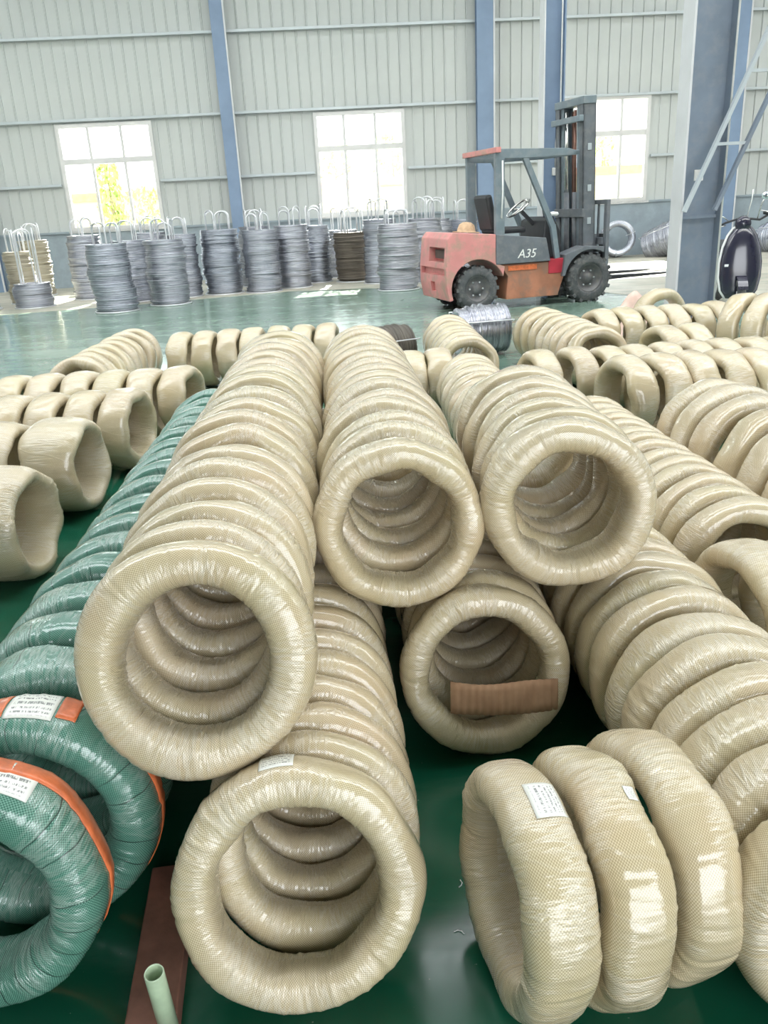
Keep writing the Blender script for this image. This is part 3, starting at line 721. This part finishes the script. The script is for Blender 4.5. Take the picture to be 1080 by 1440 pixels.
def loose_coil(x, y, z, ro, ri, h, rot, mat, label, group, seed, name='bare_wire_coil', ties=True):
    rg = random.Random(seed); prof, jit = ring_profile(ro, ri, h, max(6, int(h / .034)), rg, .010)
    root = empty(name, (x, y, z)); root.rotation_euler = rot; tag(root, label, 'wire coil', group)
    MB().lathe([(a, b - h / 2) for a, b in prof], 40, 'Z', jit=jit, closed=True).build('wire_winding', mat, root)
    if ties:
        for k in range(3):
            a = k * 2.1 + .4; c, s = math.cos(a), math.sin(a); e = .018
            path = [(c * (ro + e), s * (ro + e), -h / 2 - e), (c * (ro + e), s * (ro + e), h / 2 + e), (c * (ri - e), s * (ri - e), h / 2 + e), (c * (ri - e), s * (ri - e), -h / 2 - e)]
            MB().tube(path, .006, 6, closed=True).build('tie_wire', 'galv', root)
loose_coil(7.35, 20.75, .42, .42, .28, .3, (R_(84), 0, R_(-10)), 'wire', 'bare steel coil standing by the wall behind the forklift forks', 'loose coils by the right wall', 301)
loose_coil(8.35, 20.25, .36, .40, .24, .85, (R_(70), 0, R_(38)), 'wire', 'bare steel coil lying open end forward by the wall below the right window', 'loose coils by the right wall', 302)
loose_coil(9.15, 20.55, .40, .40, .27, .6, (R_(84), 0, R_(-60)), 'wire', 'bare steel coil by the wall just left of the grey pillar', 'loose coils by the right wall', 303)
loose_coil(10.9, 19.9, .30, .40, .25, .5, (R_(80), 0, R_(20)), 'wire', 'bare wire coil lying by the wall behind the scooter', 'loose coils by the right wall', 304)
loose_coil(-5.05, 19.0, .17, .34, .20, .26, (R_(14), R_(10), 0), 'wire_tan', 'pale wire coil lying on the concrete near the left window', None, 305)
loose_coil(1.60, 8.45, .262, .255, .17, .52, (R_(90), 0, R_(-84)), 'wire', 'bare grey wire coil lying sideways in front of the forklift rear wheel', None, 306)
loose_coil(.52, 7.75, .235, .225, .14, .55, (R_(90), 0, R_(-68)), 'wire_dark', 'dark rusty wire coil behind the top middle row', None, 307)

# crumpled sheet by the far-right rows
rg = random.Random(12); nx, ny = 26, 16; vs = []; fs = []
for s in (0, 1):
    for j in range(ny):
        for i in range(nx):
            u, v = i / (nx - 1), j / (ny - 1); b = math.sin(u * 3.1) * math.sin(v * 3.1)
            z = .02 + b * (.34 + .16 * u) + .05 * math.sin(u * 17 + v * 9) * b + .04 * math.sin(u * 7 - v * 15) * b
            vs.append((-.45 + .9 * u + .03 * math.sin(v * 8), -.3 + .6 * v + .03 * math.sin(u * 9), z - s * .005))
K = nx * ny
for j in range(ny - 1):
    for i in range(nx - 1): q = (j * nx + i, j * nx + i + 1, (j + 1) * nx + i + 1, (j + 1) * nx + i); fs += [q, tuple(K + a for a in q[::-1])]
tag(MB().add(vs, fs, True).build('crumpled_sheet', 'tarp', None, (3.30, 8.72, 0), (0, 0, .05)), 'crumpled pinkish sheet lying left of the grey pillar foot', 'sheet')

# ------------------------------------------------------------------ forklift
FL = empty('forklift', (3.98, 12.3, 0), (0, 0, R_(12))); tag(FL, 'red and grey forklift truck with raised mast facing right', 'forklift')
arc = [(-1.77 + .41 * math.cos(R_(a)), .32 + .40 * math.sin(R_(a))) for a in range(20, 201, 12)]
cw = MB().prism([(-2.22, .17), (-2.26, .40), (-2.26, .62), (-2.22, 1.02), (-2.15, 1.10), (-1.50, 1.045), (-1.50, .66), (-1.36, .60)] + arc + [(-2.185, .17)], .03, 1.17, .012).build('counterweight', 'red', FL)
bpy.context.view_layer.update()
cut(cw, [(-2.5, -2.12, .14, .78, .70, .90), (-2.5, -2.20, .10, 1.10, .52, .62), (-2.5, -2.2, .5, .7, .28, .42)])
MB().box(-2.16, -2.12, .18, .74, .74, .86).build('tail_lamp', 'lamp_grime', FL)
MB().prism([(-1.50, .63), (-1.50, 1.04), (-.72, .955), (-.645, .63)], .02, 1.18, .01).build('engine_cover', 'fdark', FL)
MB().prism([(-1.33, .13), (-1.30, .45), (-1.42, .62), (-.32, .62), (-.42, .36), (-.50, .13)], .06, 1.14, .01).build('chassis', 'rust_orange', FL)
MB().box(-1.30, -.85, .050, .062, .53, .60).build('reflector_stripe', 'orange', FL)
MB().prism([(-.66, .45), (-.66, .655), (-.36, .655), (-.42, .45)], .045, 1.15, .008).build('side_step', 'crimson', FL)
fen = [(.42 * math.cos(R_(a)), .33 + .42 * math.sin(R_(a))) for a in range(60, 171, 10)]
MB().prism(fen + [(-.46, .40), (-.42, .70), (-.10, .80), (.22, .78)], .0, .30, .006).build('fender', 'fdark', FL)
MB().prism(fen + [(-.46, .40), (-.42, .70), (-.10, .80), (.22, .78)], .90, 1.20, .006).build('fender', 'fdark', FL)
# badge
fc = bpy.data.curves.new('badge', 'FONT'); fc.body = 'A35'; fc.size = .17; fc.extrude = .004; fc.shear = .25; fc.align_x = 'CENTER'
fo = bpy.data.objects.new('tmp', fc); link(fo); bpy.context.view_layer.update()
me = bpy.data.meshes.new_from_object(fo.evaluated_get(bpy.context.evaluated_depsgraph_get())); bpy.data.objects.remove(fo)
me.materials.clear(); me.materials.append(M['white'])
bo = link(bpy.data.objects.new('model_lettering', me), FL); bo.location = (-1.03, .016, .70); bo.rotation_euler = (R_(90), 0, 0); bo['label'] = 'white A35 lettering on the engine cover'
def wheel(name, x, y, r, w, lugs):
    pr = [(r * .60, -w / 2), (r * .70, -w / 2 - .004), (r * .90, -w / 2), (r * .97, -w * .42), (r, -w * .3), (r, w * .3), (r * .97, w * .42), (r * .90, w / 2), (r * .70, w / 2 + .004), (r * .60, w / 2)]
    b = MB().lathe(pr, 40, 'Y', closed=True)
    for k in range(lugs):
        for s in (-1, 1):
            a = 2 * math.pi * (k + (.5 if s > 0 else 0)) / lugs; c, q = math.cos(a), math.sin(a)
            b.bar((c * r * .985, s * w * .04, q * r * .985), (c * r * .985, s * w * .5, q * r * .985), .05, .045, (c, 0, q))
    o = b.build(name, 'rubber', FL); o.location = (x, y, r)
    rm = MB().lathe([(0, -w * .30), (r * .20, -w * .30), (r * .24, -w * .16), (r * .46, -w * .10), (r * .54, -w * .40), (r * .615, -w * .47), (r * .615, w * .47), (r * .5, w * .3), (0, w * .3)], 32, 'Y').build('rim', 'rim', o)
    for k in range(6):
        a = k * math.pi / 3; MB().lathe([(0, -w * .20), (.014, -w * .20), (.014, -w * .10)], 6, 'Y', (math.cos(a) * r * .33, 0, math.sin(a) * r * .33)).build('wheel_nut', 'galv', rm)
wheel('front_wheel', 0, .145, .345, .26, 16); wheel('front_wheel', 0, 1.055, .345, .26, 16)
wheel('rear_wheel', -1.77, .15, .31, .19, 14); wheel('rear_wheel', -1.77, 1.05, .30, .19, 14)
MB().tube([(0, .1, .345), (0, 1.1, .345)], .06, 10).build('front_axle', 'fdark', FL)
MB().tube([(-1.75, .1, .30), (-1.75, 1.1, .30)], .05, 10).build('rear_axle', 'fdark', FL)
# overhead guard
for y in (.075, 1.125):
    MB().bar((-1.43, y, 1.02), (-1.43, y, 2.12), .075, .13, (1, 0, 0)).build('rear_post', 'guard', FL)
    MB().bar((-1.06, y, 2.06), (-.60, y, 1.10), .06, .075, (1, 0, 0)).bar((-.60, y, 1.12), (-.52, y, .66), .06, .075, (1, 0, 0)).build('front_post', 'guard', FL)
    MB().prism([(-1.50, 2.03), (-1.50, 2.15), (-.40, 2.13), (-.22, 2.08), (-.22, 2.04), (-1.0, 2.02)], y - .035, y + .035, .006).build('roof_rail', 'guard', FL)
MB().box(-1.52, -1.44, -.02, 1.22, 2.10, 2.17, .008).build('roof_rear_beam', 'red', FL)
MB().box(-.30, -.22, .04, 1.16, 2.04, 2.10, .006).build('roof_front_beam', 'guard', FL)
for i in range(7): MB().box(-1.44, -.30, .19 + i * .136 - .012, .19 + i * .136 + .012, 2.09, 2.125).build('roof_bar', 'guard', FL)
# cab
MB().box(-1.38, -.88, .34, .86, 1.03, 1.115, .03).build('seat_cushion', 'black', FL)
bk = MB().box(-.05, .05, -.25, .25, 0, .50, .035).build('seat_backrest', 'black', FL); bk.location = (-1.36, .60, 1.08); bk.rotation_euler = (0, R_(-12), 0)
MB().prism([(-.70, .66), (-.66, 1.18), (-.52, 1.24), (-.40, 1.02), (-.40, .66)], .20, 1.0, .02).build('dashboard', 'black', FL)
MB().bar((-.62, .58, 1.10), (-.88, .58, 1.35), .045, .045).build('steering_column', 'black', FL)
st = MB().tube([(.19 * math.cos(a), .19 * math.sin(a), 0) for a in [2 * math.pi * i / 32 for i in range(32)]], .016, 8, closed=True)
st.tube([(-.19, 0, -.005), (0, 0, -.03), (.19, 0, -.005)], .012, 8).tube([(0, 0, -.03), (0, .19, -.005)], .012, 8).tube([(.10, -.16, .0), (.10, -.16, .07)], .02, 8)
s_ = st.build('steering_wheel', 'chrome', FL); s_.location = (-.90, .58, 1.37); s_.rotation_euler = (0, R_(-38), 0)
for i, y in enumerate((.30, .36, .42)):
    MB().tube([(-.55, y, 1.18), (-.60, y, 1.38)], [.008, .008], 6).lathe([(0, 1.37), (.018, 1.38), (.022, 1.40), (.012, 1.42), (0, 1.425)], 10, 'Z', (-.605, y, 0)).build('control_lever', 'black', FL)
MB().lathe([(0, -.02), (.06, -.02), (.085, .0), (.07, .03), (0, .04)], 16, 'Z', (-.52, .22, 1.26)).build('headlamp', 'white', FL)
for y in (.30, .42): MB().box(-.74, -.66, y, y + .07, .80, .84, .006).build('pedal', 'chrome', FL)
MB().tube([(-1.40, .03, 2.0), (-1.40, .022, 1.6), (-1.42, .02, 1.25)], .012, 6).build('hanging_cable', 'cable', FL)
# mast
def mast_rail(x0, x1, y, wy, z0, z1, tk=.022):
    b = MB(); s = 1 if y < .6 else -1
    b.box(x0, x1, y - wy / 2 if s > 0 else y + wy / 2 - tk, y - wy / 2 + tk if s > 0 else y + wy / 2, z0, z1)
    b.box(x0, x0 + tk, y - wy / 2, y + wy / 2, z0, z1).box(x1 - tk, x1, y - wy / 2, y + wy / 2, z0, z1); return b
mast = empty('mast', (0, 0, 0)); mast.parent = FL; mast.location = (.10, 0, .2); mast.rotation_euler = (0, R_(-1.6), 0)
for y in (.24, .96): mast_rail(-.13, .07, y, .11, .0, 2.50).build('outer_rail', 'fdark', mast)
for y in (.36, .84): mast_rail(-.11, .05, y, .09, .10, 2.54).build('inner_rail', 'guard', mast)
MB().box(-.14, .07, .17, 1.03, 2.50, 2.60, .008).build('top_crossbeam', 'guard', mast)
MB().box(-.20, -.13, .17, 1.03, 2.28, 2.36, .008).build('rear_crossbeam', 'guard', mast)
MB().box(-.15, -.11, .17, 1.03, 1.00, 1.12, .006).build('rear_crossbeam', 'fdark', mast)
MB().box(-.15, -.11, .17, 1.03, .30, .46, .006).build('rear_crossbeam', 'fdark', mast)
for y in (.47, .73):
    MB().tube([(-.10, y, .1), (-.10, y, 1.35)], .04, 14).build('lift_cylinder', 'fdark', mast)
    MB().tube([(-.10, y, 1.35), (-.10, y, 2.45)], .022, 12).build('piston_rod', 'chrome' if y > .6 else 'brown_rod', mast)
    MB().box(.0, .02, y - .02, y + .02, .5, 2.45).build('lift_chain', 'brown_rod', mast)
for z in (.9, 1.35, 1.9): MB().box(-.06, .0, .172, .182, z, z + .09, .003).build('rail_bracket', 'girt', mast)
car = empty('carriage', (0, 0, 0)); car.parent = FL
MB().box(.22, .28, .10, 1.10, .46, .56, .006).build('carriage_bar', 'fdark', car)
MB().box(.22, .28, .10, 1.10, .80, .90, .006).build('carriage_bar', 'fdark', car)
for y in (.30, .90): MB().box(.17, .24, y - .03, y + .03, .40, .95).build('carriage_plate', 'fdark', car)
for y in (.06, 1.14): MB().box(.24, .30, y - .04, y + .04, .46, 1.42, .006).build('backrest_post', 'fdark', car)
MB().box(.24, .30, .06, 1.14, 1.36, 1.42, .006).build('backrest_top', 'fdark', car)
for y in (.30, .48, .72, .90): MB().box(.26, .285, y - .015, y + .015, .90, 1.37).build('backrest_bar', 'fdark', car)
for y in (.22, .92): MB().prism([(.28, .95), (.28, .32), (.33, .28), (1.6, .305), (1.6, .318), (.38, .345), (.335, .38), (.335, .95)], y - .06, y + .06, .004).build('fork', 'black', car)
capb = MB().lathe([(0, .13), (.06, .125), (.11, .09), (.13, .03), (.135, 0), (.20, -.005), (.20, -.015), (.0, -.012)], 24, 'Z')
cpo = capb.build('work_cap', 'cap', None); cpo.matrix_world = FL.matrix_basis @ Matrix.Translation((-1.78, .45, 1.092)) @ Matrix.Rotation(R_(4.6), 4, 'Y'); tag(cpo, 'tan cloth cap lying on the red rear hood of the forklift', 'cap')

# ------------------------------------------------------------------ scooter
SC = empty('electric_scooter', (5.32, 10.45, 0), (0, 0, R_(-14))); tag(SC, 'black electric scooter with white trim parked behind the grey pillar', 'scooter')
# front apron: lofted shield, widest in the middle, facing -Y
lev = [(.16, .15, .06), (.26, .215, .08), (.42, .245, .10), (.60, .245, .11), (.78, .215, .105), (.92, .165, .09), (1.00, .11, .07), (1.03, .06, .05)]
vs = []; n = 18
for z, hw, dp in lev:
    for i in range(n):
        a = math.pi * i / (n - 1); vs.append((-hw * math.cos(a), .10 * (z - .2) - dp * math.sin(a) ** .8, z))
    for i in range(n):
        a = math.pi * (n - 1 - i) / (n - 1); vs.append((-hw * .93 * math.cos(a), .10 * (z - .2) + .03 - dp * .8 * math.sin(a), z))
m = 2 * n; fs = [(i * m + k, i * m + (k + 1) % m, (i + 1) * m + (k + 1) % m, (i + 1) * m + k) for i in range(len(lev) - 1) for k in range(m)]
fs += [tuple(range(m))[::-1], tuple(range((len(lev) - 1) * m, len(lev) * m))]
ap = MB().add(vs, fs, True).build('front_apron', 'scooter', SC)
for s in (-1, 1): MB().tube([(s * (hw + .004), .10 * (z - .2), z) for z, hw, dp in lev], .018, 8).build('apron_trim', 'white' if s < 0 else 'scooter', SC)
MB().box(-.20, -.09, -.052, -.046, .555, .585, .002).build('badge_plate', 'cable', ap, (0, 0, 0), (R_(0), 0, R_(0)))
MB().lathe([(.0, -.05), (.085, -.045), (.10, 0), (.07, .05), (0, .06)], 20, 'Y', (0, .06, 1.06)).build('headlamp_housing', 'scooter', SC)
hb = MB().tube([(-.33, .16, 1.00), (-.20, .10, 1.08), (-.06, .08, 1.12), (.06, .08, 1.12), (.20, .10, 1.10), (.33, .16, 1.16)], .014, 10).build('handlebar', 'black', SC)
for s, z in ((-1, 1.0), (1, 1.16)):
    MB().tube([(s * .25, .125, z + .02), (s * .37, .175, z)], .021, 10).build('grip', 'black', hb)
    MB().tube([(s * .20, .08, z + .05), (s * .28, .06, z + .03), (s * .36, .08, z + .02)], .007, 6).build('brake_lever', 'chrome', hb)
for s, q in ((-1, (-.30, .08, 1.17)), (1, (.24, .06, 1.38))):
    MB().tube([(s * .17, .10, 1.10), (s * .17 + (q[0] - s * .17) * .5, .09, 1.10 + (q[2] - 1.10) * .7), q], .007, 6).build('mirror_stem', 'chrome', SC)
    mo = MB().lathe([(0, -.012), (.045, -.012), (.05, -.004), (.045, .012), (.02, .02), (0, .022)], 20, 'Y').build('rear_mirror', 'mirror', SC); mo.location = q; mo.scale = (.55 if s < 0 else 1.1, 1, 1.3 if s < 0 else .9); mo.rotation_euler = (0, 0, R_(-20 * s))
MB().tube([(.05, .12, 1.12), (.085, .10, 1.34), (.09, .10, 1.46)], .006, 6).build('aerial_rod', 'white', SC)
wv = MB().lathe([(.12, -.045), (.17, -.05), (.20, -.03), (.21, 0), (.20, .03), (.17, .05), (.12, .045)], 28, 'X', closed=True).build('front_wheel', 'rubber', SC); wv.location = (0, -.06, .21)
MB().lathe([(0, -.03), (.04, -.035), (.05, -.01), (.11, -.015), (.125, -.04), (.125, .04), (.11, .015), (0, .03)], 20, 'X').build('wheel_rim', 'galv', wv)
fw = [(.235 * math.cos(R_(a)), .235 * math.sin(R_(a))) for a in range(20, 161, 10)]; fi = [(.222 * math.cos(R_(a)), .222 * math.sin(R_(a))) for a in range(160, 19, -10)]
fd = MB().prism(fw + fi, -.06, .06, 0).build('front_mudguard', 'scooter', SC, (0, -.06, .21), (0, 0, R_(90)))
MB().box(-.15, .15, .08, .55, .24, .30, .02).build('footboard', 'black', SC)
MB().prism([(.50, .26), (.52, .62), (.62, .70), (1.30, .74), (1.38, .66), (1.10, .36), (.9, .28)], -.15, .15, .03).build('rear_body', 'scooter', SC, (0, 0, 0), (0, 0, R_(90)))
MB().prism([(.55, .70), (.58, .76), (.90, .79), (1.30, .82), (1.34, .75)], -.14, .14, .02).build('saddle', 'black', SC, (0, 0, 0), (0, 0, R_(90)))
rw = MB().lathe([(.12, -.05), (.17, -.055), (.21, 0), (.17, .055), (.12, .05)], 28, 'X', closed=True).build('rear_wheel', 'rubber', SC); rw.location = (0, 1.12, .21)
MB().lathe([(0, -.03), (.05, -.035), (.125, -.04), (.125, .04), (0, .03)], 20, 'X').build('wheel_rim', 'galv', rw)
for s in (-1, 1): MB().tube([(s * .06, -.06, .21), (s * .06, .0, .45), (s * .04, .06, .8)], .016, 8).build('fork_leg', 'black', SC)

# ------------------------------------------------------------------ outside the windows
yd = MB().box(-40, 50, WY + .13, 75, -.3, -.1).build('yard_ground', 'yard'); yd['kind'] = 'structure'
r = empty('boundary_wall', (2, 33, -.1)); tag(r, 'yellow boundary wall with brick coping seen through the middle window', 'wall')
MB().box(-40, 40, -.1, .1, 0, 2.3).build('wall_body', 'yellow_wall', r); MB().box(-40, 40, -.16, .16, 2.3, 2.58).build('coping', 'brick_red', r)
r = empty('pale_building', (10.5, 52, -.1)); tag(r, 'pale flat-roofed building far outside the right window', 'building')
MB().box(-6, 9, -4, 4, 0, 6.5).build('wall', 'pale_wall', r); MB().box(-6.2, 9.2, -4.2, 4.2, 6.5, 6.8).build('roof', 'pale_wall', r)
for i in range(5):
    f = MB().box(-5 + i * 2.9, -3.6 + i * 2.9, -4.06, -4.0, 2.2, 4.0).build('window', 'alu', r); MB().box(-4.9 + i * 2.9, -3.7 + i * 2.9, -4.08, -4.06, 2.3, 3.9).build('pane', 'mirror', f)
def tree(x, y, h, cr, nleaf, label, seed, low=.35):
    rg = random.Random(seed); root = empty('tree', (x, y, -.1)); tag(root, label, 'tree', 'trees outside the windows')
    MB().tube([(0, 0, 0), (.05, 0, h * .4), (0, .05, h * .85)], [.10, .07, .02], 8).build('trunk', 'bark', root)
    b = MB()
    for _ in range(nleaf):
        th = rg.uniform(0, 6.28); zz = rg.uniform(low, 1); rr = cr * math.sqrt(rg.random()) * (1.05 - abs(zz - .65)) ; p = Vector((rr * math.cos(th), rr * math.sin(th), h * zz))
        q = Euler((rg.uniform(0, 6), rg.uniform(0, 6), rg.uniform(0, 6))).to_matrix(); L = rg.uniform(.10, .2)
        b.add([p + q @ Vector(v) for v in ((-L, 0, 0), (0, -L * .45, .02), (L, 0, 0), (0, L * .45, .02))], [(0, 1, 2, 3)])
    c = b.build('foliage', 'leaf', root); c['kind'] = 'stuff'
tree(-6.6, 29, 3.3, .45, 380, 'slim young tree outside the left window', 1)
tree(-5.6, 30.5, 2.6, .9, 330, 'low yellow-green bush outside the right part of the left window', 2, .1)
tree(.9, 36, 4.0, .9, 420, 'round tree behind the boundary wall, left in the middle window', 3)
tree(3.3, 36.5, 4.5, 1.0, 480, 'taller round tree behind the boundary wall, right in the middle window', 4)
tree(12.3, 37, 4.0, .8, 250, 'tree outside the right window beyond the boundary wall', 5)
